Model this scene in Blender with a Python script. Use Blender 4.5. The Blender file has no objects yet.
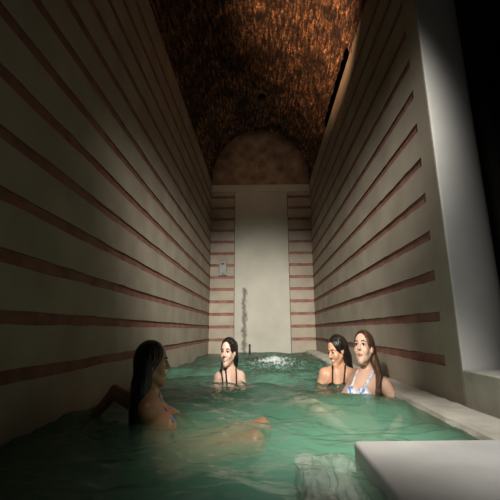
import bpy, bmesh, math, random
import numpy as np
from mathutils import Vector, Matrix
random.seed(7); rng = np.random.default_rng(7)
sc = bpy.context.scene
C = sc.collection

# ------------------------------------------------------------------ camera
CAM_H = .40
def make_camera():
    cam = bpy.data.cameras.new('camera'); o = bpy.data.objects.new('camera', cam); C.objects.link(o)
    pitch, roll = .223, .011
    f = Vector((0, math.cos(pitch), math.sin(pitch))); u = Vector((0, -math.sin(pitch), math.cos(pitch))); r = Vector((1, 0, 0))
    cr, sr = math.cos(roll), math.sin(roll)
    r2 = cr*r - sr*u; u2 = sr*r + cr*u
    m = Matrix((r2, u2, -f)).transposed().to_4x4(); m.translation = Vector((0, 0, CAM_H))
    o.matrix_world = m
    cam.sensor_width = 36; cam.sensor_fit = 'HORIZONTAL'; cam.lens = 352.5/500*36
    cam.shift_x = -12/500; cam.clip_start = .02; cam.clip_end = 100
    sc.camera = o
make_camera()

# ------------------------------------------------------------------ world and lights
sc.view_settings.view_transform = 'Standard'
sc.view_settings.look = 'None'
sc.view_settings.exposure = 0.0
sc.view_settings.gamma = 1.0
sc.view_settings.use_curve_mapping = False
sc.cycles.use_denoising = True
sc.cycles.max_bounces = 6
sc.cycles.diffuse_bounces = 3
sc.cycles.transparent_max_bounces = 12
sc.cycles.volume_bounces = 2
sc.cycles.caustics_refractive = False
sc.cycles.caustics_reflective = False
w = bpy.data.worlds.new('world'); sc.world = w; w.use_nodes = True
w.node_tree.nodes['Background'].inputs[0].default_value = (.55, .50, .45, 1)
w.node_tree.nodes['Background'].inputs[1].default_value = .045

def spot(name, loc, target, energy, angle, blend, color, radius=.1):
    l = bpy.data.lights.new(name, 'SPOT'); l.energy = energy; l.spot_size = math.radians(angle); l.spot_blend = blend
    l.color = color; l.shadow_soft_size = radius
    o = bpy.data.objects.new(name, l); C.objects.link(o); o.location = loc
    o.rotation_euler = (Vector(target)-Vector(loc)).to_track_quat('-Z', 'Y').to_euler()
    return o
def area(name, loc, target, energy, size, color, spread=180):
    l = bpy.data.lights.new(name, 'AREA'); l.energy = energy; l.size = size; l.color = color; l.spread = math.radians(spread)
    o = bpy.data.objects.new(name, l); C.objects.link(o); o.location = loc
    o.rotation_euler = (Vector(target)-Vector(loc)).to_track_quat('-Z', 'Y').to_euler()
    return o
spot('pool_spotlight', (.22, -.3, 2.3), (-.02, 4.9, .45), 2150, 42, 1.0, (1, .955, .87), .30)
spot('bather_fill', (-.3, .3, 1.3), (.48, 2.6, .2), 260, 27, .9, (1, .92, .82), .05)  # added spot without a fixture, brightens the bathers' faces
spot('near_water_fill', (.42, .3, 2.2), (.18, 1.72, 0), 300, 32, 1.0, (1, .94, .84), .10)  # extra spot put in to brighten the legs under the water
spot('pillar_fill', (-.75, -.75, 1.3), (1.10, 1.75, .60), 50, 52, 1.0, (.97, .96, .95), .10)  # added light, makes the pier fall from bright to dark
spot('slab_fill', (.9, .2, 1.9), (.68, 1.38, 0), 165, 36, 1.0, (1, .97, .93), .10)  # separate added spot that lifts the slab and coping
spot('lunette_fill', (-.1, 3.2, 2.7), (.0, 6.3, 3.75), 38, 62, 1.0, (1, .70, .50), .08)  # weak fill added to brighten the lunette and lower vault
spot('vault_lamp', (-.45, 2.6, 2.9), (.66, 3.45, 4.0), 270, 80, 1.0, (1, .57, .31), .06)

# ------------------------------------------------------------------ materials
def new_mat(name):
    m = bpy.data.materials.new(name); m.use_nodes = True
    nt = m.node_tree; b = nt.nodes['Principled BSDF']
    return m, nt, b
def N(nt, t, **k):
    n = nt.nodes.new(t)
    for a, v in k.items(): setattr(n, a, v)
    return n
def ramp(nt, stops):
    r = N(nt, 'ShaderNodeValToRGB'); e = r.color_ramp.elements
    while len(e) < len(stops): e.new(.5)
    for i, (p, c) in enumerate(stops): e[i].position = p; e[i].color = (*c, 1)
    return r
def noisy(name, c1, c2, scale=8, rough=.7, bump=.3, bscale=40, dist=.01, detail=6, stretch=None, spec=.3):
    m, nt, b = new_mat(name)
    tc = N(nt, 'ShaderNodeTexCoord'); mp = N(nt, 'ShaderNodeMapping'); nt.links.new(tc.outputs['Object'], mp.inputs[0])
    if stretch: mp.inputs['Scale'].default_value = stretch
    n1 = N(nt, 'ShaderNodeTexNoise'); n1.inputs['Scale'].default_value = scale; n1.inputs['Detail'].default_value = detail
    nt.links.new(mp.outputs[0], n1.inputs['Vector'])
    r = ramp(nt, [(.3, c1), (.7, c2)]); nt.links.new(n1.outputs[0], r.inputs[0]); nt.links.new(r.outputs[0], b.inputs['Base Color'])
    n2 = N(nt, 'ShaderNodeTexNoise'); n2.inputs['Scale'].default_value = bscale; n2.inputs['Detail'].default_value = 4
    nt.links.new(mp.outputs[0], n2.inputs['Vector'])
    bp = N(nt, 'ShaderNodeBump'); bp.inputs['Strength'].default_value = bump; bp.inputs['Distance'].default_value = dist
    nt.links.new(n2.outputs[0], bp.inputs['Height']); nt.links.new(bp.outputs[0], b.inputs['Normal'])
    b.inputs['Roughness'].default_value = rough; b.inputs['Specular IOR Level'].default_value = spec
    return m
M = {}
M['stone'] = noisy('wall_stone', (.31, .265, .205), (.43, .375, .30), 3, .75, .35, 60, .004)
M['brick_band'] = noisy('brick_band', (.21, .095, .075), (.32, .16, .125), 9, .85, .6, 70, .006)
M['panel'] = noisy('panel_stone', (.42, .40, .335), (.51, .485, .41), 2.5, .7, .3, 30, .004)
M['lunette'] = noisy('lunette_plaster', (.15, .095, .065), (.40, .28, .20), 5, .9, .7, 25, .02, 10)
M['recess_shade'] = noisy('shade_dark_plaster', (.03, .026, .022), (.05, .045, .038), 5)  # darkness of the recess is put into this wall colour
M['dark_brick'] = noisy('dark_brown_brick', (.05, .03, .02), (.12, .075, .05), 20)  # dark brown brick for the ring round the air hole
M['plaster'] = noisy('white_plaster', (.60, .59, .56), (.70, .69, .66), 3, .8, .2, 30, .004)
M['slab'] = noisy('pale_slab', (.46, .45, .42), (.58, .57, .54), 5, .5, .3, 90, .002, spec=.4)
M['coping'] = noisy('coping_stone', (.42, .39, .32), (.60, .57, .49), 7, .5, .5, 60, .004)
M['dark'] = noisy('dark_void', (.01, .01, .01), (.02, .018, .015), 4)
M['pool'] = noisy('pool_plaster', (.26, .42, .31), (.34, .52, .39), 3, .8, .3, 12, .01)
M['step'] = noisy('step_stone', (.28, .28, .26), (.58, .57, .52), 14, .8, .9, 30, .02)
M['metal'] = noisy('grey_metal', (.24, .24, .23), (.32, .32, .30), 20, .45, .1, 60, .001)
M['metal_dark'] = noisy('dark_metal', (.02, .02, .02), (.04, .04, .04), 20, .5, .1, 60, .001)
M['hair_black'] = noisy('black_wet_hair', (.004, .003, .003), (.022, .016, .013), 4, .24, 1.0, 14, .012, stretch=(6, 6, .6), spec=.35)
M['hair_brown'] = noisy('brown_wet_hair', (.012, .006, .003), (.13, .062, .030), 6, .32, 1.0, 14, .012, stretch=(6, 6, .6), spec=.4)
M['brow'] = noisy('eyebrow_hair', (.02, .012, .008), (.04, .02, .015), 30)
M['lips'] = noisy('lips', (.42, .15, .12), (.50, .20, .16), 30, .4)
M['teeth'] = noisy('teeth', (.75, .72, .66), (.8, .77, .7), 30, .3)
M['sclera'] = noisy('eye_white', (.65, .62, .58), (.7, .68, .64), 30, .2)
M['iris'] = noisy('eye_iris', (.012, .008, .005), (.03, .018, .01), 30, .15)
M['bikini_black'] = noisy('black_swimwear', (.008, .008, .010), (.02, .02, .022), 30, .6)
def skin(name, c1, c2):
    m = noisy(name, c1, c2, 6, .42, .12, 120, .001, spec=.45)
    b = m.node_tree.nodes['Principled BSDF']; b.inputs['Subsurface Weight'].default_value = .08
    b.inputs['Subsurface Radius'].default_value = (.012, .005, .003); b.inputs['Subsurface Scale'].default_value = 1
    return m
M['skin_fair'] = skin('fair_skin', (.66, .42, .31), (.76, .51, .39))
M['skin_tan'] = skin('tanned_skin', (.50, .27, .16), (.60, .34, .22))
M['skin_brown'] = skin('brown_skin', (.38, .195, .105), (.46, .25, .145))
def pattern(name, cols, scale):
    m, nt, b = new_mat(name)
    tc = N(nt, 'ShaderNodeTexCoord'); v = N(nt, 'ShaderNodeTexVoronoi'); v.inputs['Scale'].default_value = scale
    nt.links.new(tc.outputs['Object'], v.inputs['Vector'])
    sp = N(nt, 'ShaderNodeSeparateColor'); nt.links.new(v.outputs['Color'], sp.inputs[0])
    r = ramp(nt, [(i/len(cols), c) for i, c in enumerate(cols)]); r.color_ramp.interpolation = 'CONSTANT'
    nt.links.new(sp.outputs[0], r.inputs[0]); nt.links.new(r.outputs[0], b.inputs['Base Color']); b.inputs['Roughness'].default_value = .6
    return m
M['bikini_orange'] = pattern('orange_blue_swimwear', [(.65, .20, .05), (.08, .13, .32), (.75, .32, .10), (.12, .25, .45)], 45)
M['bikini_blue'] = pattern('white_blue_swimwear', [(.78, .80, .84), (.18, .28, .55), (.75, .78, .82), (.5, .6, .78)], 60)

def vault_mat():
    m, nt, b = new_mat('rough_brick_vault')
    uv = N(nt, 'ShaderNodeUVMap')
    br = N(nt, 'ShaderNodeTexBrick'); br.inputs['Scale'].default_value = 1
    br.inputs['Brick Width'].default_value = .16; br.inputs['Row Height'].default_value = .045; br.inputs['Mortar Size'].default_value = .008
    br.inputs['Color1'].default_value = (.34, .19, .11, 1); br.inputs['Color2'].default_value = (.20, .10, .05, 1); br.inputs['Mortar'].default_value = (.10, .055, .03, 1)
    n0 = N(nt, 'ShaderNodeTexNoise'); n0.inputs['Scale'].default_value = 9; n0.inputs['Detail'].default_value = 5
    nt.links.new(uv.outputs[0], n0.inputs['Vector'])
    mixv = N(nt, 'ShaderNodeMixRGB', blend_type='ADD'); mixv.inputs[0].default_value = .25
    nt.links.new(uv.outputs[0], mixv.inputs[1]); nt.links.new(n0.outputs[1], mixv.inputs[2]); nt.links.new(mixv.outputs[0], br.inputs['Vector'])
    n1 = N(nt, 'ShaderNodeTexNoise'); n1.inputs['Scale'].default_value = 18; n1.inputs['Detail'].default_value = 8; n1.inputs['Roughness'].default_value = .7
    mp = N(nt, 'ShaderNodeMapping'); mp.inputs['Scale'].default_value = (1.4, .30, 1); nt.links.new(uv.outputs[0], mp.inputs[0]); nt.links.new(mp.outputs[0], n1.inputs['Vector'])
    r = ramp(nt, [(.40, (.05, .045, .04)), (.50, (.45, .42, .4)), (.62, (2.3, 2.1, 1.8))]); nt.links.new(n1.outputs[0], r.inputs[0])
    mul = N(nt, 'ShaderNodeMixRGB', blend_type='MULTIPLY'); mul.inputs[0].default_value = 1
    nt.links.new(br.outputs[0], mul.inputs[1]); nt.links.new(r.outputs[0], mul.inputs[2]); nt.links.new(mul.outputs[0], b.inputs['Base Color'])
    n3 = N(nt, 'ShaderNodeTexNoise'); n3.inputs['Scale'].default_value = 2.6; n3.inputs['Detail'].default_value = 5; nt.links.new(uv.outputs[0], n3.inputs['Vector'])
    r3 = ramp(nt, [(.36, (.25, .2, .18)), (.6, (1, 1, 1))]); nt.links.new(n3.outputs[0], r3.inputs[0])
    mu2 = N(nt, 'ShaderNodeMixRGB', blend_type='MULTIPLY'); mu2.inputs[0].default_value = 1
    nt.links.new(mul.outputs[0], mu2.inputs[1]); nt.links.new(r3.outputs[0], mu2.inputs[2]); nt.links.new(mu2.outputs[0], b.inputs['Base Color'])
    ad = N(nt, 'ShaderNodeMath', operation='MULTIPLY_ADD'); nt.links.new(br.outputs['Fac'], ad.inputs[0]); ad.inputs[1].default_value = -.5; nt.links.new(n1.outputs[0], ad.inputs[2])
    bp = N(nt, 'ShaderNodeBump'); bp.inputs['Strength'].default_value = 1; bp.inputs['Distance'].default_value = .05
    nt.links.new(ad.outputs[0], bp.inputs['Height']); nt.links.new(bp.outputs[0], b.inputs['Normal']); b.inputs['Roughness'].default_value = .9
    return m
M['vault'] = vault_mat()

def water_mat():
    m, nt, b = new_mat('green_thermal_water'); nt.nodes.remove(b)
    out = nt.nodes['Material Output']
    tc = N(nt, 'ShaderNodeTexCoord')
    n = N(nt, 'ShaderNodeTexNoise'); n.inputs['Scale'].default_value = 9; n.inputs['Detail'].default_value = 4
    mp = N(nt, 'ShaderNodeMapping'); mp.inputs['Scale'].default_value = (1, 1.6, 1); nt.links.new(tc.outputs['Object'], mp.inputs[0]); nt.links.new(mp.outputs[0], n.inputs['Vector'])
    bp = N(nt, 'ShaderNodeBump'); bp.inputs['Strength'].default_value = .5; bp.inputs['Distance'].default_value = .03
    nt.links.new(n.outputs[0], bp.inputs['Height'])
    gl = N(nt, 'ShaderNodeBsdfGlossy'); gl.inputs['Roughness'].default_value = .08; nt.links.new(bp.outputs[0], gl.inputs['Normal'])
    tr = N(nt, 'ShaderNodeBsdfTransparent')
    df = N(nt, 'ShaderNodeBsdfDiffuse'); df.inputs[0].default_value = (.25, .50, .34, 1); nt.links.new(bp.outputs[0], df.inputs['Normal'])
    mx = N(nt, 'ShaderNodeMixShader'); mx.inputs[0].default_value = .12
    nt.links.new(tr.outputs[0], mx.inputs[1]); nt.links.new(df.outputs[0], mx.inputs[2])
    fr = N(nt, 'ShaderNodeFresnel'); fr.inputs['IOR'].default_value = 1.33; nt.links.new(bp.outputs[0], fr.inputs['Normal'])
    m2 = N(nt, 'ShaderNodeMixShader'); nt.links.new(fr.outputs[0], m2.inputs[0]); nt.links.new(mx.outputs[0], m2.inputs[1]); nt.links.new(gl.outputs[0], m2.inputs[2])
    nt.links.new(m2.outputs[0], out.inputs['Surface'])
    vs = N(nt, 'ShaderNodeVolumeScatter'); vs.inputs[0].default_value = (.40, .84, .58, 1); vs.inputs[1].default_value = 4.0; vs.inputs['Anisotropy'].default_value = 0
    ab = N(nt, 'ShaderNodeVolumeAbsorption'); ab.inputs[0].default_value = (.15, .95, .60, 1); ab.inputs[1].default_value = 1.7
    av = N(nt, 'ShaderNodeAddShader'); nt.links.new(vs.outputs[0], av.inputs[0]); nt.links.new(ab.outputs[0], av.inputs[1])
    nt.links.new(av.outputs[0], out.inputs['Volume'])
    return m
M['water'] = water_mat()
m, nt, b = new_mat('white_spray'); b.inputs['Base Color'].default_value = (.75, .82, .80, 1); b.inputs['Roughness'].default_value = .2; M['spray'] = m

# ------------------------------------------------------------------ mesh helpers
def mesh_obj(name, verts, faces, mats, parent=None, smooth=False, mi=None, origin=None):
    me = bpy.data.meshes.new(name)
    V = np.asarray(verts, float)
    if origin is not None: V = V-np.asarray(origin, float)
    me.from_pydata(V.tolist(), [], [tuple(int(i) for i in f) for f in faces]); me.validate(); me.update()
    for k in (mats if isinstance(mats, list) else [mats]): me.materials.append(M[k])
    if mi is not None: me.polygons.foreach_set('material_index', np.asarray(mi, np.int32))
    if smooth: me.polygons.foreach_set('use_smooth', np.ones(len(me.polygons), bool))
    o = bpy.data.objects.new(name, me); C.objects.link(o)
    if origin is not None: o.location = origin
    if parent is not None:
        o.parent = parent
        o.location = (Vector(origin) if origin is not None else Vector((0, 0, 0)))-parent.location
    return o
def struct(o): o['kind'] = 'structure'; return o
def tag(o, label, cat, group=None, kind=None):
    o['label'] = label; o['category'] = cat
    if group: o['group'] = group
    if kind: o['kind'] = kind
    return o
def box(name, lo, hi, mat, parent=None, bevel=0, seg=3):
    bm = bmesh.new(); bmesh.ops.create_cube(bm, size=1)
    lo = Vector(lo); hi = Vector(hi); c = (lo+hi)/2; s = hi-lo
    for v in bm.verts: v.co = Vector((v.co.x*s.x, v.co.y*s.y, v.co.z*s.z))
    if bevel: bmesh.ops.bevel(bm, geom=list(bm.edges), offset=bevel, segments=seg, profile=.5, affect='EDGES')
    me = bpy.data.meshes.new(name); bm.to_mesh(me); bm.free(); me.materials.append(M[mat])
    o = bpy.data.objects.new(name, me); C.objects.link(o); o.location = c
    if parent is not None: o.parent = parent; o.location = c-parent.location
    return o

# ------------------------------------------------------------------ the room
XL, XR, YB, ZT = -.965, .941, 6.461, 3.216
Z0, SP, BH = .235, .224, .054        # first brick band, spacing, height
YN = -1.6                            # near end behind the camera
DEEP = -.50
def banded_profile(zlo, zhi, nb, rec):
    """list of (z, depth, material of the strip above)"""
    p = [(zlo, 0, 0)]
    for k in range(nb):
        a = Z0+SP*k-BH/2; b = a+BH
        p += [(a, 0, 1), (a, rec, 1), (b, rec, 0), (b, 0, 0)]
    p.append((zhi, 0, 0)); return p
def banded_wall(name, fixed, axis, sgn, t0, t1, zlo, zhi, nb=13, rec=.010, wob=.002, thick=.25, seg=60):
    p = banded_profile(zlo, zhi, nb, rec); V = []; F = []; mi = []
    ts = np.linspace(t0, t1, seg+1)
    for t in ts:
        for (z, d, m_) in p:
            q = fixed+sgn*d; zz = z+(rng.normal()*wob if zlo < z < zhi else 0)
            V.append((q, t, zz) if axis == 'y' else (t, q, zz))
    n = len(p)
    for i in range(seg):
        for j in range(n-1):
            F.append((i*n+j, (i+1)*n+j, (i+1)*n+j+1, i*n+j+1)); mi.append(1 if p[j][2] == 1 and p[j+1][1] > 0 or (p[j][1] > 0) else 0)
    # back and ends give the wall its thickness
    b = len(V)
    for t in (t0, t1):
        for z in (zlo, zhi):
            q = fixed+sgn*thick; V.append((q, t, z) if axis == 'y' else (t, q, z))
    e0, e1 = 0, seg*n
    F += [(b, b+1, b+3, b+2), tuple([e0+j for j in range(n)]+[b+1, b]), tuple([e1+j for j in range(n)][::-1]+[b+2, b+3]),
          (e0+n-1, e1+n-1, b+3, b+1), (e0, b, b+2, e1)]; mi += [0]*5
    o = mesh_obj(name, V, F, ['stone', 'brick_band'], mi=mi)
    bm = bmesh.new(); bm.from_mesh(o.data); bmesh.ops.recalc_face_normals(bm, faces=bm.faces); bm.to_mesh(o.data); bm.free()
    return struct(o)
banded_wall('wall_left', XL, 'y', -1, YN, YB, DEEP-.1, ZT)
YE = 1.905; YC = 1.752
banded_wall('wall_right', XR, 'y', 1, YE, YB, .0, ZT)
# plain border of the right wall with the recess corner behind it: a rounded pier
def pier():
    prof = [(XR, YE), (XR, YC+.012), (XR+.003, YC+.003), (XR+.012, YC)]
    for k in range(15):
        a = math.pi/2*k/14; prof.append((.955+.45*math.sin(a), YC+.50*(1-math.cos(a))))
    prof += [(1.405, 2.6), (XR+.25, 2.6), (XR+.25, YE)]
    V = []; F = []; n = len(prof); z0, z1 = .0, 4.4
    zs = np.linspace(z0, z1, 30)
    for z in zs:
        for x, y in prof: V.append((x, y, z))
    for i in range(len(zs)-1):
        for j in range(n): F.append((i*n+j, i*n+(j+1) % n, (i+1)*n+(j+1) % n, (i+1)*n+j))
    mi = [0 if (j < 2) else 1 for i in range(len(zs)-1) for j in range(n)]
    F.append(tuple(range(n))); F.append(tuple((len(zs)-1)*n+j for j in range(n))[::-1]); mi += [1, 1]
    o = mesh_obj('wall_pier', V, F, ['stone', 'plaster'], mi=mi)
    for i, p in enumerate(o.data.polygons): p.use_smooth = i < (len(zs)-1)*n and 4 <= i % n <= 16
    return struct(o)
pier()
struct(box('wall_parapet', (XR+.001, -.6, -.0), (1.9, YC+.0, .205), 'coping', bevel=.006))
struct(box('wall_far_right', (1.9, -.6, 0), (2.0, 4.0, 4.4), 'recess_shade'))
struct(box('wall_recess', (1.41, 2.6, 0), (1.9, 2.7, 4.4), 'recess_shade'))
# back wall: three bays
banded_wall('wall_back', YB, 'x', 1, XL, -.52, DEEP-.1, 3.02, seg=12)
banded_wall('wall_back_right', YB, 'x', 1, .505, XR, DEEP-.1, 3.02, seg=12)
def panel_mat():
    m = M['panel']; nt = m.node_tree; b = nt.nodes['Principled BSDF']
    src = b.inputs['Base Color'].links[0].from_socket
    tc = N(nt, 'ShaderNodeTexCoord'); sp = N(nt, 'ShaderNodeSeparateXYZ'); nt.links.new(tc.outputs['Object'], sp.inputs[0])
    # rust streak with its own shape: narrow in x, only on the lower third
    nn = N(nt, 'ShaderNodeTexNoise'); nn.inputs['Scale'].default_value = 12; nt.links.new(tc.outputs['Object'], nn.inputs['Vector'])
    def math_(op, a, bb=None, c=None):
        k = N(nt, 'ShaderNodeMath', operation=op)
        for i, v in enumerate((a, bb, c)):
            if v is None: continue
            if isinstance(v, (int, float)): k.inputs[i].default_value = v
            else: nt.links.new(v, k.inputs[i])
        return k.outputs[0]
    x = math_('ADD', sp.outputs[0], .325); x = math_('MULTIPLY_ADD', nn.outputs[0], .12, math_('SUBTRACT', x, .06))
    ax = math_('ABSOLUTE', x); f1 = math_('SUBTRACT', 1, math_('DIVIDE', ax, .055)); f1 = math_('MAXIMUM', f1, 0)
    zt = math_('LESS_THAN', sp.outputs[2], -.10); f = math_('MULTIPLY', f1, zt); f = math_('MULTIPLY', f, .85)
    mx = N(nt, 'ShaderNodeMixRGB'); nt.links.new(f, mx.inputs[0]); nt.links.new(src, mx.inputs[1]); mx.inputs[2].default_value = (.07, .055, .04, 1)
    nt.links.new(mx.outputs[0], b.inputs['Base Color'])
panel_mat()
struct(box('wall_back_panel', (-.512, YB-.012, DEEP), (.497, YB+.2, 3.02), 'panel', bevel=.004))
struct(box('trim_1', (XL, YB-.03, 3.02), (XR, YB+.2, 3.17), 'panel', bevel=.01))

# vault + lunette
VR = ZT; RISE = 1.13; HW = (XR-XL)/2; XC = (XR+XL)/2
def vault_pt(a, y, off=0):
    return (XC-(HW+off)*math.cos(a), y, VR-.05+(RISE+.05+off)*math.sin(a)**.92)
def vault():
    na, ny = 150, 420
    A = np.linspace(0, math.pi, na+1); Y = np.linspace(YN, YB, ny+1)
    nz = rng.normal(size=(na+1, ny+1))
    for _ in range(2): nz[1:-1, 1:-1] = (nz[:-2, 1:-1]+nz[2:, 1:-1]+nz[1:-1, :-2]+nz[1:-1, 2:]+2*nz[1:-1, 1:-1])/6
    V = []; F = []
    for i, a in enumerate(A):
        for j, y in enumerate(Y):
            d = .035*abs(nz[i, j])*min(1, 8*math.sin(a))+.012*math.sin(a*7+1)*math.sin(y*2.3)*math.sin(a)
            V.append(vault_pt(a, y, d))
    W = ny+1; cells = set(); uvs = []
    for i in range(na):
        for j in range(ny):
            a = (A[i]+A[i+1])/2; y = (Y[j]+Y[j+1])/2
            x, _, z = vault_pt(a, y)
            if (x-.03)**2/.085**2+(y-5.45)**2/.16**2 < 1 and z > 3.8: continue        # round air hole in the crown
            if 3.2 < y < 4.62 and .16 > math.pi-a > .012 : continue                      # low slot above the right wall
            F.append((i*W+j, (i+1)*W+j, (i+1)*W+j+1, i*W+j+1)); uvs += [(i/na*3.3, Y[j]), ((i+1)/na*3.3, Y[j]), ((i+1)/na*3.3, Y[j+1]), (i/na*3.3, Y[j+1])]
    o = mesh_obj('ceiling', V, F, 'vault')
    uvl = o.data.uv_layers.new(name='UVMap'); uvl.data.foreach_set('uv', np.array(uvs).ravel())
    # outer shell so the ceiling has a body and the holes are dark
    V2 = []; F2 = []
    for i in range(41):
        a = math.pi*i/40
        for y in (YN, YB+.2):
            p = vault_pt(a, y, .3); V2.append((p[0], y, p[2]))
    for i in range(40): F2.append((2*i, 2*i+1, 2*i+3, 2*i+2))
    struct(mesh_obj('ceiling_outer', V2, F2, 'dark'))
    return struct(o)
vault()
def hole_ring():
    V = []; F = []; n = 28
    for k in range(n):
        a = 2*math.pi*k/n; c, s = math.cos(a), math.sin(a); j = 1+.08*rng.normal()
        for (r, dz) in ((1.0, .0), (1.45*j, -.006), (1.45*j, .05), (1.0, .25)):
            V.append((.03+.085*r*c, 5.45+.16*r*s, vault_pt(math.pi/2, 0)[2]-.012*(r*c*.085/.1)**2+dz-.01))
    for k in range(n):
        k2 = (k+1) % n
        for q in range(4): F.append((4*k+q, 4*k2+q, 4*k2+(q+1) % 4, 4*k+(q+1) % 4))
    return struct(mesh_obj('trim_2', V, F, 'dark_brick', smooth=True))
hole_ring()
def lunette():
    n = 48; V = [(XC, YB-.005, 3.15)]; F = []
    for r in (.25, .5, .75, 1.0):
        for k in range(n+1):
            a = math.pi*k/n; p = vault_pt(a, YB, .02); V.append((XC+(p[0]-XC)*r, YB-.005+rng.normal()*.004, 3.15+(p[2]-3.15)*r))
    for k in range(n): F.append((0, 1+k, 2+k))
    for q in range(3):
        for k in range(n): a = 1+q*(n+1)+k; b = a+n+1; F.append((a, b, b+1, a+1))
    m = len(V); V += [(x, y+.2, z) for x, y, z in V[1+3*(n+1):]]
    for k in range(n): a = 1+3*(n+1)+k; F.append((a, m+k, m+k+1, a+1))
    return struct(mesh_obj('wall_lunette', V, F, 'lunette', smooth=True))
lunette()

# ------------------------------------------------------------------ pool
struct(box('floor', (XL-.1, YN, DEEP-.1), (2.0, YB+.2, DEEP), 'pool'))
struct(box('trim_5', (XL+.003, .9, DEEP), (-.30, 2.3, -.405), 'pool', bevel=.01))
def coping():
    prof = [(XR+.0, .025), (XR-.03, .052), (.775, .05), (.752, .043), (.742, .025), (.740, 0), (.740, DEEP), (XR, DEEP)]
    n = len(prof); ys = np.linspace(1.24, YB, 80); V = []; F = []
    for i, y in enumerate(ys):
        for x, z in prof: V.append((x+(rng.normal()*.002 if x < .8 else 0), y, z+(rng.normal()*.0015 if z > 0 else 0)))
    for i in range(79):
        for j in range(n): F.append((i*n+j, i*n+(j+1) % n, (i+1)*n+(j+1) % n, (i+1)*n+j))
    F.append(tuple(range(n))); F.append(tuple(79*n+j for j in range(n))[::-1])
    return struct(mesh_obj('trim_3', V, F, 'coping', smooth=False))
coping()
struct(box('trim_4', (.285, -.6, DEEP), (1.2, 1.235, .052), 'slab', bevel=.012, seg=4))
def step():
    bm = bmesh.new(); bmesh.ops.create_cube(bm, size=1)
    bmesh.ops.subdivide_edges(bm, edges=list(bm.edges), cuts=14, use_grid_fill=True)
    for v in bm.verts:
        v.co = Vector((.21+.2*v.co.x*(1-.0), .90+1.03*v.co.y, -.27+.45*v.co.z))
        v.co += Vector(rng.normal(size=3)*.006)
    me = bpy.data.meshes.new('step'); bm.to_mesh(me); bm.free(); me.materials.append(M['step'])
    o = bpy.data.objects.new('pool_step', me); C.objects.link(o)
    tag(o, 'rough pale stone step under the water beside the white slab', 'step')
step()
def water():
    x0, x1, y0, y1 = XL+.002, XR-.01, YN+.02, YB-.014
    nx, ny = 260, 900
    X, Y = np.meshgrid(np.linspace(x0, x1, nx+1), np.linspace(y0, y1, ny+1), indexing='ij')
    Z = np.zeros_like(X)
    for k in range(46):
        wl = .045*1.075**k; th = rng.uniform(-1.0, 1.0)+math.pi/2; ph = rng.uniform(0, 6.28)
        Z += .0062*wl**.9*np.sin((X*math.cos(th)+Y*math.sin(th))*2*math.pi/wl+ph)
    for (cx, cy, amp, wl, dec) in ((.12, 4.5, .014, .13, .7), (-.30, 2.98, .005, .09, .28), (.52, 2.85, .005, .09, .25), (.66, 2.28, .004, .08, .22), (-.42, 1.5, .003, .08, .25)):
        r = np.hypot(X-cx, Y-cy); Z += amp*np.exp(-r/dec)*np.sin(r*2*math.pi/wl+2*np.sin(3*np.arctan2(Y-cy, X-cx)))
    g = rng.normal(size=X.shape)
    for _ in range(2): g[1:-1, 1:-1] = (g[:-2, 1:-1]+g[2:, 1:-1]+g[1:-1, :-2]+g[1:-1, 2:])/4
    Z += g*.045*np.exp(-((X-.12)/.42)**2-((Y-4.6)/1.0)**2)
    V = np.stack([X, Y, Z], -1).reshape(-1, 3).tolist(); F = []; W = ny+1
    for i in range(nx):
        for j in range(ny): F.append((i*W+j, (i+1)*W+j, (i+1)*W+j+1, i*W+j+1))
    # bottom skirt closes the body of water
    nb = len(V)
    rim = [i*W for i in range(nx+1)]+[nx*W+j for j in range(1, W)]+[i*W+ny for i in range(nx-1, -1, -1)]+[j for j in range(ny-1, 0, -1)]
    for i in rim: V.append((V[i][0], V[i][1], DEEP+.002))
    R = len(rim)
    for k in range(R): F.append((rim[(k+1) % R], rim[k], nb+k, nb+(k+1) % R))
    F.append(tuple(range(nb+R-1, nb-1, -1)))
    o = mesh_obj('pool_water', V, F, 'water', smooth=True)
    bm = bmesh.new(); bm.from_mesh(o.data); bmesh.ops.recalc_face_normals(bm, faces=bm.faces); bm.to_mesh(o.data); bm.free()
    tag(o, 'green rippled thermal water filling the stone pool', 'water', kind='stuff')
water()
def spray():
    V = []; F = []
    ico = bmesh.new(); bmesh.ops.create_icosphere(ico, subdivisions=1, radius=1)
    iv = [v.co.copy() for v in ico.verts]; ifc = [[v.index for v in f.verts] for f in ico.faces]
    for k in range(4200):
        a = rng.uniform(0, 6.28); r = abs(rng.normal())*.13
        x, y = .14+r*math.cos(a)*1.0, 4.55+r*math.sin(a)*2.2; z = .004+abs(rng.normal())*.030*math.exp(-r*3); s = rng.uniform(.0012, .0042)
        b = len(V); V += [(x+v.x*s*1.3, y+v.y*s*1.3, z+v.z*s) for v in iv]; F += [[b+i for i in f] for f in ifc]
    tag(mesh_obj('water_spray', V, F, 'spray', smooth=True), 'white bubbling spray on the water in front of the far wall', 'spray', kind='stuff')
spray()

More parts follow.
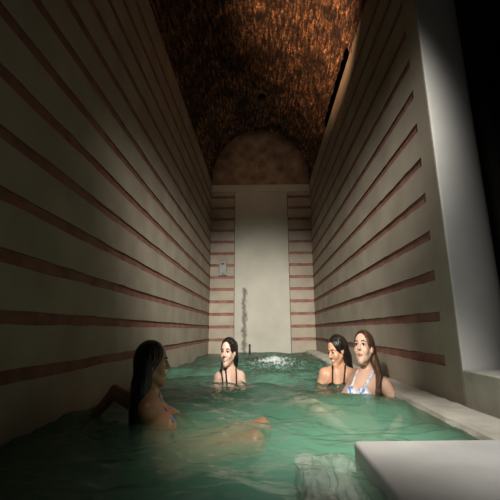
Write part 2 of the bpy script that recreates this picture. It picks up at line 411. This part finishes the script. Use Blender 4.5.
# fixtures on the back wall
def control_box():
    e = bpy.data.objects.new('control_box', None); C.objects.link(e); e.location = (-.73, YB, 1.52)
    tag(e, 'small grey metal control box on the far wall left of the pale panel', 'control box')
    box('housing', (-.80, YB-.05, 1.385), (-.66, YB+.012, 1.655), 'metal', e, bevel=.008)
    box('cover', (-.788, YB-.058, 1.44), (-.672, YB-.045, 1.645), 'metal', e, bevel=.004)
    box('label_strip', (-.765, YB-.063, 1.585), (-.695, YB-.055, 1.61), 'metal_dark', e, bevel=.002)
    h = box('button', (-.745, YB-.068, 1.40), (-.725, YB-.045, 1.42), 'metal_dark', e, bevel=.004)
    box('button', (-.715, YB-.068, 1.40), (-.695, YB-.045, 1.42), 'metal_dark', e, bevel=.004)
control_box()
def spout():
    V = []; F = []; n = 14
    prof = [(-.02, .016), (.03, .019), (.07, .016), (.12, .015), (.15, .018), (.16, .010)]
    for z, r in prof:
        for k in range(n): a = 2*math.pi*k/n; V.append((-.235+r*math.cos(a), YB-.05+r*math.sin(a), z))
    for i in range(len(prof)-1):
        for k in range(n): F.append((i*n+k, i*n+(k+1) % n, (i+1)*n+(k+1) % n, (i+1)*n+k))
    F.append(tuple(range(n))[::-1]); F.append(tuple((len(prof)-1)*n+k for k in range(n)))
    o = mesh_obj('water_pipe', V, F, 'metal_dark', smooth=True, origin=(-.235, YB-.05, -.02))
    tag(o, 'short dark pipe standing in the water against the far pale panel', 'pipe')
    box('bracket', (-.245, YB-.05, .09), (-.225, YB-.008, .11), 'metal_dark', o)
spout()

# ------------------------------------------------------------------ people: signed distance bodies
class Grid:
    def __init__(s, lo, hi, h):
        s.lo = np.array(lo, float); s.h = h; s.n = np.ceil((np.array(hi)-s.lo)/h).astype(int)+1
        s.ax = [s.lo[i]+h*np.arange(s.n[i]) for i in range(3)]
        s.D = np.full(s.n, 9., np.float32)
    def sub(s, lo, hi):
        a = np.clip(np.floor((lo-s.lo)/s.h).astype(int), 0, s.n); b = np.clip(np.ceil((hi-s.lo)/s.h).astype(int)+1, 0, s.n)
        sl = tuple(slice(a[i], b[i]) for i in range(3))
        return sl, s.ax[0][sl[0]][:, None, None], s.ax[1][sl[1]][None, :, None], s.ax[2][sl[2]][None, None, :]
def sd_cone(a, b, ra, rb):
    a = np.array(a, float); b = np.array(b, float); R = max(ra, rb)
    lo, hi = np.minimum(a, b)-R, np.maximum(a, b)+R; ba = b-a; L = max(ba@ba, 1e-9)
    def f(X, Y, Z):
        t = np.clip(((X-a[0])*ba[0]+(Y-a[1])*ba[1]+(Z-a[2])*ba[2])/L, 0, 1)
        return np.sqrt((X-a[0]-t*ba[0])**2+(Y-a[1]-t*ba[1])**2+(Z-a[2]-t*ba[2])**2)-(ra+t*(rb-ra))
    return f, lo, hi
def sd_ell(c, r, R=None):
    c = np.array(c, float); r = np.array(r, float); R = np.eye(3) if R is None else R; m = r.max()
    def f(X, Y, Z):
        x, y, z = X-c[0], Y-c[1], Z-c[2]
        q = [(R[0, i]*x+R[1, i]*y+R[2, i]*z) for i in range(3)]
        k0 = np.sqrt(sum((q[i]/r[i])**2 for i in range(3)))+1e-9; k1 = np.sqrt(sum((q[i]/r[i]**2)**2 for i in range(3)))+1e-9
        return k0*(k0-1)/k1
    return f, c-m, c+m
def add(g, prim, k=.012):
    f, lo, hi = prim; sl, X, Y, Z = g.sub(lo-k-.02, hi+k+.02)
    if 0 in g.D[sl].shape: return
    d = f(X, Y, Z); D = g.D[sl]; h = np.maximum(k-np.abs(D-d), 0)/k
    g.D[sl] = np.minimum(D, d)-h*h*k*.25
def cut(g, prim, k=.008):
    f, lo, hi = prim; sl, X, Y, Z = g.sub(lo-k-.02, hi+k+.02)
    if 0 in g.D[sl].shape: return
    d = -f(X, Y, Z); D = g.D[sl]; h = np.maximum(k-np.abs(D-d), 0)/k
    g.D[sl] = np.maximum(D, d)+h*h*k*.25
def surf(D, lo, h):
    s = D < 0; n = D.shape
    c = np.zeros((n[0]-1, n[1]-1, n[2]-1), np.int8)
    for i in (0, 1):
        for j in (0, 1):
            for k in (0, 1): c += s[i:n[0]-1+i, j:n[1]-1+j, k:n[2]-1+k]
    I = np.argwhere((c > 0) & (c < 8)); idx = np.full(c.shape, -1, np.int64); idx[I[:, 0], I[:, 1], I[:, 2]] = np.arange(len(I))
    P = np.zeros((len(I), 3)); cnt = np.zeros(len(I))
    cr = [(i, j, k) for i in (0, 1) for j in (0, 1) for k in (0, 1)]
    for p in cr:
        for ax in range(3):
            if p[ax]: continue
            q = list(p); q[ax] = 1
            a = D[I[:, 0]+p[0], I[:, 1]+p[1], I[:, 2]+p[2]]; b = D[I[:, 0]+q[0], I[:, 1]+q[1], I[:, 2]+q[2]]
            m = (a < 0) != (b < 0); t = np.zeros(len(a)); t[m] = a[m]/(a[m]-b[m])
            pt = np.tile(np.array(p, float), (len(a), 1)); pt[:, ax] += t
            P[m] += pt[m]; cnt[m] += 1
    P = (P/cnt[:, None]+I)*h+lo
    F = []
    for ax in range(3):
        u, v = (ax+1) % 3, (ax+2) % 3
        sa = [slice(None)]*3; sb = [slice(None)]*3; sa[ax] = slice(0, -1); sb[ax] = slice(1, None)
        A = s[tuple(sa)]; B = s[tuple(sb)]
        E = np.argwhere(A != B); ok = (E[:, u] > 0) & (E[:, v] > 0) & (E[:, u] < n[u]-1) & (E[:, v] < n[v]-1); E = E[ok]
        inside = A[E[:, 0], E[:, 1], E[:, 2]]
        def g(du, dv):
            Q = E.copy(); Q[:, u] += du; Q[:, v] += dv; return idx[Q[:, 0], Q[:, 1], Q[:, 2]]
        q = np.stack([g(-1, -1), g(0, -1), g(0, 0), g(-1, 0)], 1)
        q[~inside] = q[~inside][:, ::-1]; F.append(q)
    return P, np.concatenate(F)
def frame(fwd, upish=(0, 0, 1)):
    f = Vector(fwd).normalized(); l = Vector(upish).cross(f).normalized(); u = f.cross(l)   # l = the person's left
    return np.array([l, f, u]).T
def unit(v): v = np.array(v, float); return v/np.linalg.norm(v)
def hand(g, wrist, direction, palm_n, s=1.0, curl=.35, side=1):
    """palm, four unequal bent fingers and a thumb leaving the side of the palm"""
    w_ = np.array(wrist, float); d = unit(direction); n_ = unit(np.array(palm_n)-d*np.dot(palm_n, d)); t = np.cross(d, n_)*side
    add(g, sd_cone(w_, w_+d*.03*s, .019*s, .019*s), .012)
    for o_ in (-.022, -.007, .008, .023): add(g, sd_cone(w_+d*.02*s+t*o_*.6*s, w_+d*.078*s+t*o_*s, .012*s, .0105*s), .008)
    for i, (o_, L) in enumerate(((-.025, .058), (-.008, .072), (.009, .078), (.025, .07))):
        p = w_+d*.08*s+t*o_*s; dd = d
        for q, fr in enumerate((.45, .32, .23)):
            dd = unit(dd+n_*curl*(.6+.5*q)); p2 = p+dd*L*fr*s; add(g, sd_cone(p, p2, (.0088-.0008*q)*s, (.0082-.001*q)*s), .002); p = p2
    p = w_+d*.02*s+t*.022*s; dd = unit(d*.6+t*.75+n_*.25); p2 = p+dd*.045*s; add(g, sd_cone(p, p2, .013*s, .0105*s), .006)
    p3 = p2+unit(d*.85+t*.35+n_*.3)*.032*s; add(g, sd_cone(p2, p3, .0105*s, .008*s), .003)

raw_mesh_obj = mesh_obj
LATERAL = .96
def person(name, label, head_c, face, up, neck, shl, shr, chest, pelvis, hipl, hipr, arms, legs, skinm, hairm, hair_locks, bikini_m, straps, cups, smile=0, hs=1.0, h=.0045, sx=.80, ears=True):
    X0 = head_c[0]
    def un(q): return (X0+(q[0]-X0)/sx, q[1], q[2])
    head_c, neck, shl, shr, chest, pelvis, hipl, hipr = [un(q) for q in (head_c, neck, shl, shr, chest, pelvis, hipl, hipr)]
    arms = [dict(a, p=[un(q) for q in a['p']]) for a in arms]; legs = [[un(q) for q in l] for l in legs]
    hair_locks = [dict(l, p=[un(q) for q in l['p']]) for l in hair_locks]
    face = (face[0]/sx, face[1], face[2])
    def mesh_obj(name, V, F, mats, parent=None, smooth=False, mi=None, origin=None):
        W_ = np.array(V, float); W_[:, 0] = X0+(W_[:, 0]-X0)*sx; o_ = (X0+(origin[0]-X0)*sx, origin[1], origin[2])
        return raw_mesh_obj(name, W_, F, mats, parent, smooth, mi, o_)
    pts = [head_c, shl, shr, pelvis, hipl, hipr]+[p for a in arms for p in a['p']]+[p for l in legs for p in l]
    lo = np.min(pts, 0)-.19; hi = np.max(pts, 0)+.19
    g = Grid(lo, hi, h); R = frame(face, up); hc = np.array(head_c, float)
    LA = LATERAL
    def H(a, b, c): return hc+hs*(R @ np.array([a*LA, b, c]))
    def ell(c, r, **k): add(g, sd_ell(H(*c), np.array([r[0]*LA, r[1], r[2]])*hs, R), **k)
    # head
    ell((0, -.010, .030), (.073, .094, .082))
    ell((0, .028, -.030), (.054, .058, .078), k=.02)
    for s in (-1, 1):
        add(g, sd_cone(H(s*.046, .0, -.042), H(s*.009, .064, -.094), .017*hs, .014*hs), .02)
        ell((s*.034, .058, -.026), (.022, .020, .022), k=.018)
        add(g, sd_cone(H(s*.010, .082, .026), H(s*.042, .068, .024), .0085*hs, .007*hs), .012)
    ell((0, .070, -.094), (.020, .018, .016), k=.016)
    for s in (-1, 1): cut(g, sd_ell(H(s*.030, .094, .006), np.array([.019*LA, .015, .011])*hs, R), .010)
    add(g, sd_cone(H(0, .082, .018), H(0, .106, -.020), .007*hs, .0095*hs), .008)
    for s in (-1, 1): ell((s*.011, .096, -.024), (.007, .009, .006), k=.005)
    w_ = .021+.005*smile
    for s in (-1, 1):
        add(g, sd_cone(H(0, .0865, -.052), H(s*w_, .074, -.053+.006*smile), .0045*hs, .003*hs), .005)
        add(g, sd_cone(H(0, .0855, -.061-.002*smile), H(s*w_, .073, -.054+.006*smile), .0052*hs, .003*hs), .005)
        ell((s*.071, -.004, -.004), (.009, .019, .031), k=.005)
        cut(g, sd_ell(H(s*.080, .002, .002), np.array([.006, .009, .016])*hs, R), .004)
    # neck and torso
    neck = np.array(neck, float); chest = np.array(chest, float); pelvis = np.array(pelvis, float)
    shl = np.array(shl, float); shr = np.array(shr, float)
    add(g, sd_cone(H(0, -.018, -.05), neck, .041*hs, .046*hs), .028)
    tl = unit(shl-shr); tu = unit(neck-pelvis); tf = unit(np.cross(tl, tu)) ; tf = -tf if np.dot(tf, [0, 0, 0]) else tf
    tf = unit(np.cross(tu, tl))*-1 if False else unit(np.cross(tl, tu))
    TR = np.stack([tl, tf, np.cross(tl, tf)], 1)
    sw = np.linalg.norm(shl-shr)/2
    for s_ in (shl, shr): add(g, sd_cone(neck-tu*.015, s_-tu*.0, .036, .046), .04)
    add(g, sd_ell(chest, (sw*.88, .088, .15), TR), .05)
    add(g, sd_ell(chest+(neck-chest)*.55, (sw*.80, .070, .085), TR), .05)
    waist = chest*.38+pelvis*.62
    add(g, sd_cone(chest, waist, .095, .088), .05); add(g, sd_ell(pelvis, (sw*.98, .105, .10), TR), .05)
    bust = []
    for s in (-1, 1):
        c = chest+tl*s*sw*.42+tf*.070-tu*(-.010); bust.append(c); add(g, sd_ell(c, (.052, .050, .054), TR), .025)
    torso_D = g.D.copy()
    for a in arms:
        p = [np.array(q, float) for q in a['p']]
        add(g, sd_cone(p[0], p[1], .044, .034), .03); add(g, sd_cone(p[1], p[2], .034, .022), .012)
        hand(g, p[2], a.get('d', p[2]-p[1]), a.get('n', (0, 0, -1)), .95, a.get('curl', .3), a.get('side', 1))
    for l, hp in zip(legs, (hipl, hipr)):
        p = [np.array(q, float) for q in l]
        add(g, sd_cone(hp, p[0], .080, .054), .05); add(g, sd_cone(p[0], p[1], .052, .031), .02)
        add(g, sd_cone(p[0]*.7+p[1]*.3, p[0]*.5+p[1]*.5, .050, .044), .02)
        ft = unit(p[2]-p[1]); add(g, sd_cone(p[1], p[2], .030, .020), .02); add(g, sd_cone(p[1]+ft*.08, p[2]+ft*.03, .026, .014), .02)
    V, F = surf(g.D, g.lo, h)
    # lips by position in the head's own frame
    fc = V[F].mean(1); q = ((fc-hc)/hs) @ R; q[:, 0] /= LA
    lip = (np.abs(q[:, 0]) < w_) & (q[:, 1] > .074) & (np.abs(q[:, 2]+.056-.006*smile*(q[:, 0]/w_)**2) < .009*np.sqrt(np.clip(1-(q[:, 0]/w_)**2, 0, 1))+.001)
    body = mesh_obj(name, V, F, [skinm, 'lips', 'teeth'], smooth=True, mi=lip.astype(int), origin=tuple(pelvis))
    if smile:
        te = lip & (np.abs(q[:, 2]+.0565-.006*(q[:, 0]/w_)**2) < .0045) & (np.abs(q[:, 0]) < w_*.8)
        mi = lip.astype(int); mi[te] = 2; body.data.polygons.foreach_set('material_index', mi.astype(np.int32))
    tag(body, label, 'person')
    # eyes, brows
    for s in (-1, 1):
        bm = bmesh.new(); bmesh.ops.create_uvsphere(bm, u_segments=20, v_segments=16, radius=.0125*hs)
        Ev = np.array([v.co[:] for v in bm.verts]); Ef = [[v.index for v in f.verts] for f in bm.faces]; bm.free()
        gaze = np.array([0, 1, 0]); c = H(s*.030, .0715, .005)
        Ew = c+Ev @ R.T
        mi = [1 if np.mean(Ev[f], 0) @ gaze > .0098*hs else 0 for f in Ef]
        mesh_obj('eye', Ew, Ef, ['sclera', 'iris'], body, True, mi, origin=tuple(c))
        gb = Grid(H(s*.03, .07, .03)-.04, H(s*.03, .07, .03)+.04, .002)
        add(gb, sd_cone(H(s*.013, .088, .027), H(s*.030, .086, .031), .0036, .0036), .003); add(gb, sd_cone(H(s*.030, .086, .031), H(s*.048, .073, .026), .0036, .002), .003)
        bv, bf = surf(gb.D, gb.lo, gb.h); mesh_obj('eyebrow', bv, bf, 'brow', body, True, origin=tuple(c))
        gb = Grid(c-.03, c+.03, .0015)
        add(gb, sd_cone(H(s*.017, .0835, .010), H(s*.030, .0875, .0135), .0022, .003), .002); add(gb, sd_cone(H(s*.030, .0875, .0135), H(s*.044, .077, .009), .003, .0022), .002)
        bv, bf = surf(gb.D, gb.lo, gb.h); mesh_obj('eyelash', bv, bf, 'brow', body, True, origin=tuple(c))
    # hair
    hp = [p for l in hair_locks for p in l['p']]
    lo = np.minimum(np.min(hp, 0) if hp else hc, hc-.13)-.05; hi = np.maximum(np.max(hp, 0) if hp else hc, hc+.13)+.05
    gh = Grid(lo, hi, .004)
    add(gh, sd_ell(H(0, -.018, .032), np.array([.083*LA, .098, .088])*hs, R), .01)
    add(gh, sd_ell(H(0, -.050, -.02), np.array([.072*LA, .060, .085])*hs, R), .03)
    cut(gh, sd_ell(H(0, .110, -.030), np.array([.066*LA, .085, .112])*hs, R), .012)
    for s in ((-1, 1) if ears else ()): cut(gh, sd_ell(H(s*.085, .030, -.045), np.array([.026, .050, .050])*hs, R), .012)
    cut(gh, sd_cone(H(0, .12, .135), H(0, -.02, .135), .017*hs, .012*hs), .006)       # parting
    for l in hair_locks:
        pp = [np.array(q, float) for q in l['p']]; r = l['r']
        for i in range(len(pp)-1): add(gh, sd_cone(pp[i], pp[i+1], r[i], r[i+1]), .02)
        for _ in range(l.get('strands', 10)):
            o1 = rng.normal(size=3); o1 /= np.linalg.norm(o1); jit = rng.normal(size=(len(pp), 3))*.15+o1*.92
            q = [pp[i]+jit[i]*r[i]*.98 for i in range(len(pp))]; q[-1] = q[-1]+np.array([0, 0, -rng.uniform(.0, .05)])
            for i in range(len(q)-1): add(gh, sd_cone(q[i], q[i+1], .0058, .0052), .003)
    hv, hf = surf(gh.D, gh.lo, gh.h)
    mesh_obj('hair', hv, hf, hairm, body, True, origin=tuple(hc))
    # swimwear follows the body surface
    mask = Grid(g.lo, g.ax and np.array([a[-1] for a in g.ax]), h)
    for c in bust:
        for cc in cups: add(mask, sd_ell(c+tf*.01+tu*cc[1], (.055*cc[0], .075, .052*cc[0]), TR), .01)
    def strip(a, b, r, front):
        a = np.array(a); b = np.array(b); al, au = a@TR[:, 0], a@TR[:, 2]; dl, du = b@TR[:, 0]-al, b@TR[:, 2]-au; L = dl*dl+du*du; f0 = chest@TR[:, 1]
        def f(X, Y, Z):
            l_ = X*TR[0, 0]+Y*TR[1, 0]+Z*TR[2, 0]; u_ = X*TR[0, 2]+Y*TR[1, 2]+Z*TR[2, 2]; f_ = X*TR[0, 1]+Y*TR[1, 1]+Z*TR[2, 1]-f0
            t = np.clip(((l_-al)*dl+(u_-au)*du)/L, 0, 1)
            return np.maximum(np.hypot(l_-al-t*dl, u_-au-t*du)-r, (-f_ if front else f_)-.03)
        m_ = (a+b)/2; R_ = np.linalg.norm(a-b)/2+.16
        return f, m_-R_, m_+R_
    add(mask, strip(bust[0], bust[1], .012, True), .002)
    for st in straps:
        s = 1 if st == 'L' else -1; b_ = bust[0] if s < 0 else bust[1]; top = (shl if s > 0 else shr)*.50+neck*.50+tu*.04
        add(mask, strip(b_+tu*.03, top, .008, True), .002); add(mask, strip(top, chest-tu*.0+tl*s*.03, .008, False), .002)
        add(mask, strip(chest-tu*.03-tl*.01*s, chest+tl*s*sw*1.1-tu*.03, .010, False), .002); add(mask, strip(b_-tu*.03, chest+tl*s*sw*1.1-tu*.03, .012, True), .002)
    Dm = np.maximum(torso_D[:mask.n[0], :mask.n[1], :mask.n[2]]-.0045, mask.D[:g.n[0], :g.n[1], :g.n[2]])
    bv, bf = surf(Dm, g.lo, h)
    if len(bv): mesh_obj('bikini_top', bv, bf, bikini_m, body, True, origin=tuple(chest))
    gb2 = np.full_like(g.D, 9)
    sl = Grid(g.lo, np.array([a[-1] for a in g.ax]), h); add(sl, sd_ell(pelvis-tu*.03, (sw*1.12, .16, .075), TR), .01)
    Dm = np.maximum(g.D[:sl.n[0], :sl.n[1], :sl.n[2]]-.005, sl.D[:g.n[0], :g.n[1], :g.n[2]])
    bv, bf = surf(Dm, g.lo, h)
    if len(bv): mesh_obj('bikini_bottom', bv, bf, bikini_m, body, True, origin=tuple(pelvis))
    return body

# front right woman, face turned up to the left, arm on the coping
person('person', 'woman with long brown wet hair and white and blue bikini, face lifted to the left',
    head_c=(.640, 2.33, .282), face=(-.50, -.80, .22), up=(.05, .1, 1), neck=(.672, 2.368, .125), shl=(.735, 2.27, .062), shr=(.605, 2.44, .062),
    chest=(.618, 2.33, -.012), pelvis=(.64, 2.34, -.33), hipl=(.62, 2.28, -.20), hipr=(.58, 2.40, -.20),
    arms=[dict(p=[(.735, 2.24, .060), (.765, 2.08, -.07), (.62, 1.98, -.16)]), dict(p=[(.600, 2.46, .055), (.50, 2.56, -.12), (.40, 2.44, -.2)], side=-1)],
    legs=[[(.29, 2.20, -.054), (.52, 2.06, -.20), (.60, 1.92, -.26)], [(.22, 2.36, -.052), (.40, 2.58, -.38), (.36, 2.48, -.44)]],
    skinm='skin_fair', hairm='hair_brown', hs=.97,
    hair_locks=[dict(p=[(.685, 2.36, .30), (.702, 2.32, .20), (.70, 2.25, .12), (.672, 2.20, .04), (.655, 2.19, -.03)], r=[.034, .026, .020, .016, .010], strands=14),
                dict(p=[(.67, 2.40, .26), (.70, 2.40, .15), (.70, 2.37, .04)], r=[.05, .038, .02], strands=10)],
    bikini_m='bikini_blue', straps='LR', cups=[(1, 0)], smile=0)
# second woman on the right, head bowed left
person('person', 'woman with long black wet hair and black bikini straps, head bowed, on the right',
    head_c=(.578, 2.88, .238), face=(-.74, -.60, -.30), up=(-.08, 0, 1), neck=(.606, 2.915, .108), shl=(.665, 2.86, .060), shr=(.475, 2.90, .060),
    chest=(.565, 2.88, -.05), pelvis=(.575, 2.93, -.38), hipl=(.61, 2.88, -.39), hipr=(.53, 2.94, -.39),
    arms=[dict(p=[(.665, 2.86, .055), (.76, 2.66, .085), (.66, 2.52, .035)], n=(0, 0, -1)), dict(p=[(.475, 2.90, .05), (.38, 2.88, -.16), (.30, 2.75, -.22)], side=-1)],
    legs=[[(.30, 2.62, -.20), (.40, 2.60, -.44), (.30, 2.55, -.46)], [(.22, 2.86, -.2), (.30, 2.90, -.44), (.20, 2.86, -.46)]],
    skinm='skin_tan', hairm='hair_black',
    hair_locks=[dict(p=[(.625, 2.91, .28), (.655, 2.92, .18), (.675, 2.91, .09)], r=[.060, .055, .040], strands=20),
                dict(p=[(.61, 2.94, .25), (.65, 2.95, .12), (.66, 2.95, .0)], r=[.05, .045, .025], strands=10)],
    bikini_m='bikini_black', straps='LR', cups=[(1, 0)], smile=1, ears=False)
# far left woman, smiling to the left
person('person', 'smiling woman with dark tied hair, alone in the water nearest the far wall',
    head_c=(-.283, 2.98, .228), face=(-.24, -.96, .0), up=(.0, 0, 1), neck=(-.272, 3.02, .082), shl=(-.19, 3.03, .030), shr=(-.352, 2.95, .035),
    chest=(-.272, 2.99, -.08), pelvis=(-.27, 3.04, -.38), hipl=(-.22, 3.04, -.40), hipr=(-.33, 3.0, -.40),
    arms=[dict(p=[(-.19, 3.03, .02), (-.10, 2.93, -.18), (-.06, 2.75, -.16)]), dict(p=[(-.352, 2.95, .02), (-.42, 2.88, -.19), (-.36, 2.70, -.20)], side=-1)],
    legs=[[(-.18, 2.70, -.28), (-.17, 2.85, -.44), (-.16, 2.76, -.46)], [(-.34, 2.66, -.28), (-.36, 2.82, -.44), (-.36, 2.72, -.46)]],
    skinm='skin_fair', hairm='hair_black',
    hair_locks=[dict(p=[(-.25, 3.04, .27), (-.235, 3.05, .17), (-.24, 3.06, .07)], r=[.05, .035, .02], strands=8),
                dict(p=[(-.325, 2.97, .16), (-.335, 2.93, .09), (-.315, 2.90, .01)], r=[.012, .010, .006], strands=3)],
    bikini_m='bikini_black', straps='LR', cups=[(1, 0)], smile=1)
# near left woman, back three-quarter profile to the right
person('person', 'woman in profile with long black hair and orange and blue bikini by the left wall',
    head_c=(-.520, 1.73, .252), face=(.90, .40, -.05), up=(-.03, 0, 1), neck=(-.540, 1.72, .128), shl=(-.560, 1.81, .066), shr=(-.505, 1.65, .066),
    chest=(-.500, 1.74, -.05), pelvis=(-.50, 1.74, -.31), hipl=(-.42, 1.80, -.16), hipr=(-.42, 1.64, -.15),
    arms=[dict(p=[(-.560, 1.82, .056), (-.34, 1.98, -.10), (-.18, 2.12, -.10)]), dict(p=[(-.505, 1.66, .064), (-.700, 1.77, .120), (-.85, 1.90, -.01)], n=(0, .3, -1), side=-1)],
    legs=[[(-.01, 1.78, -.056), (-.18, 2.06, -.36), (-.08, 2.14, -.44)], [(-.04, 1.58, -.056), (-.22, 1.86, -.36), (-.12, 1.92, -.45)]],
    skinm='skin_brown', hairm='hair_black', hs=.90,
    hair_locks=[dict(p=[(-.535, 1.70, .28), (-.550, 1.685, .17), (-.550, 1.665, .05), (-.545, 1.645, -.06)], r=[.056, .050, .044, .026], strands=22)],
    bikini_m='bikini_orange', straps='LR', cups=[(1, 0)], smile=0, ears=False)
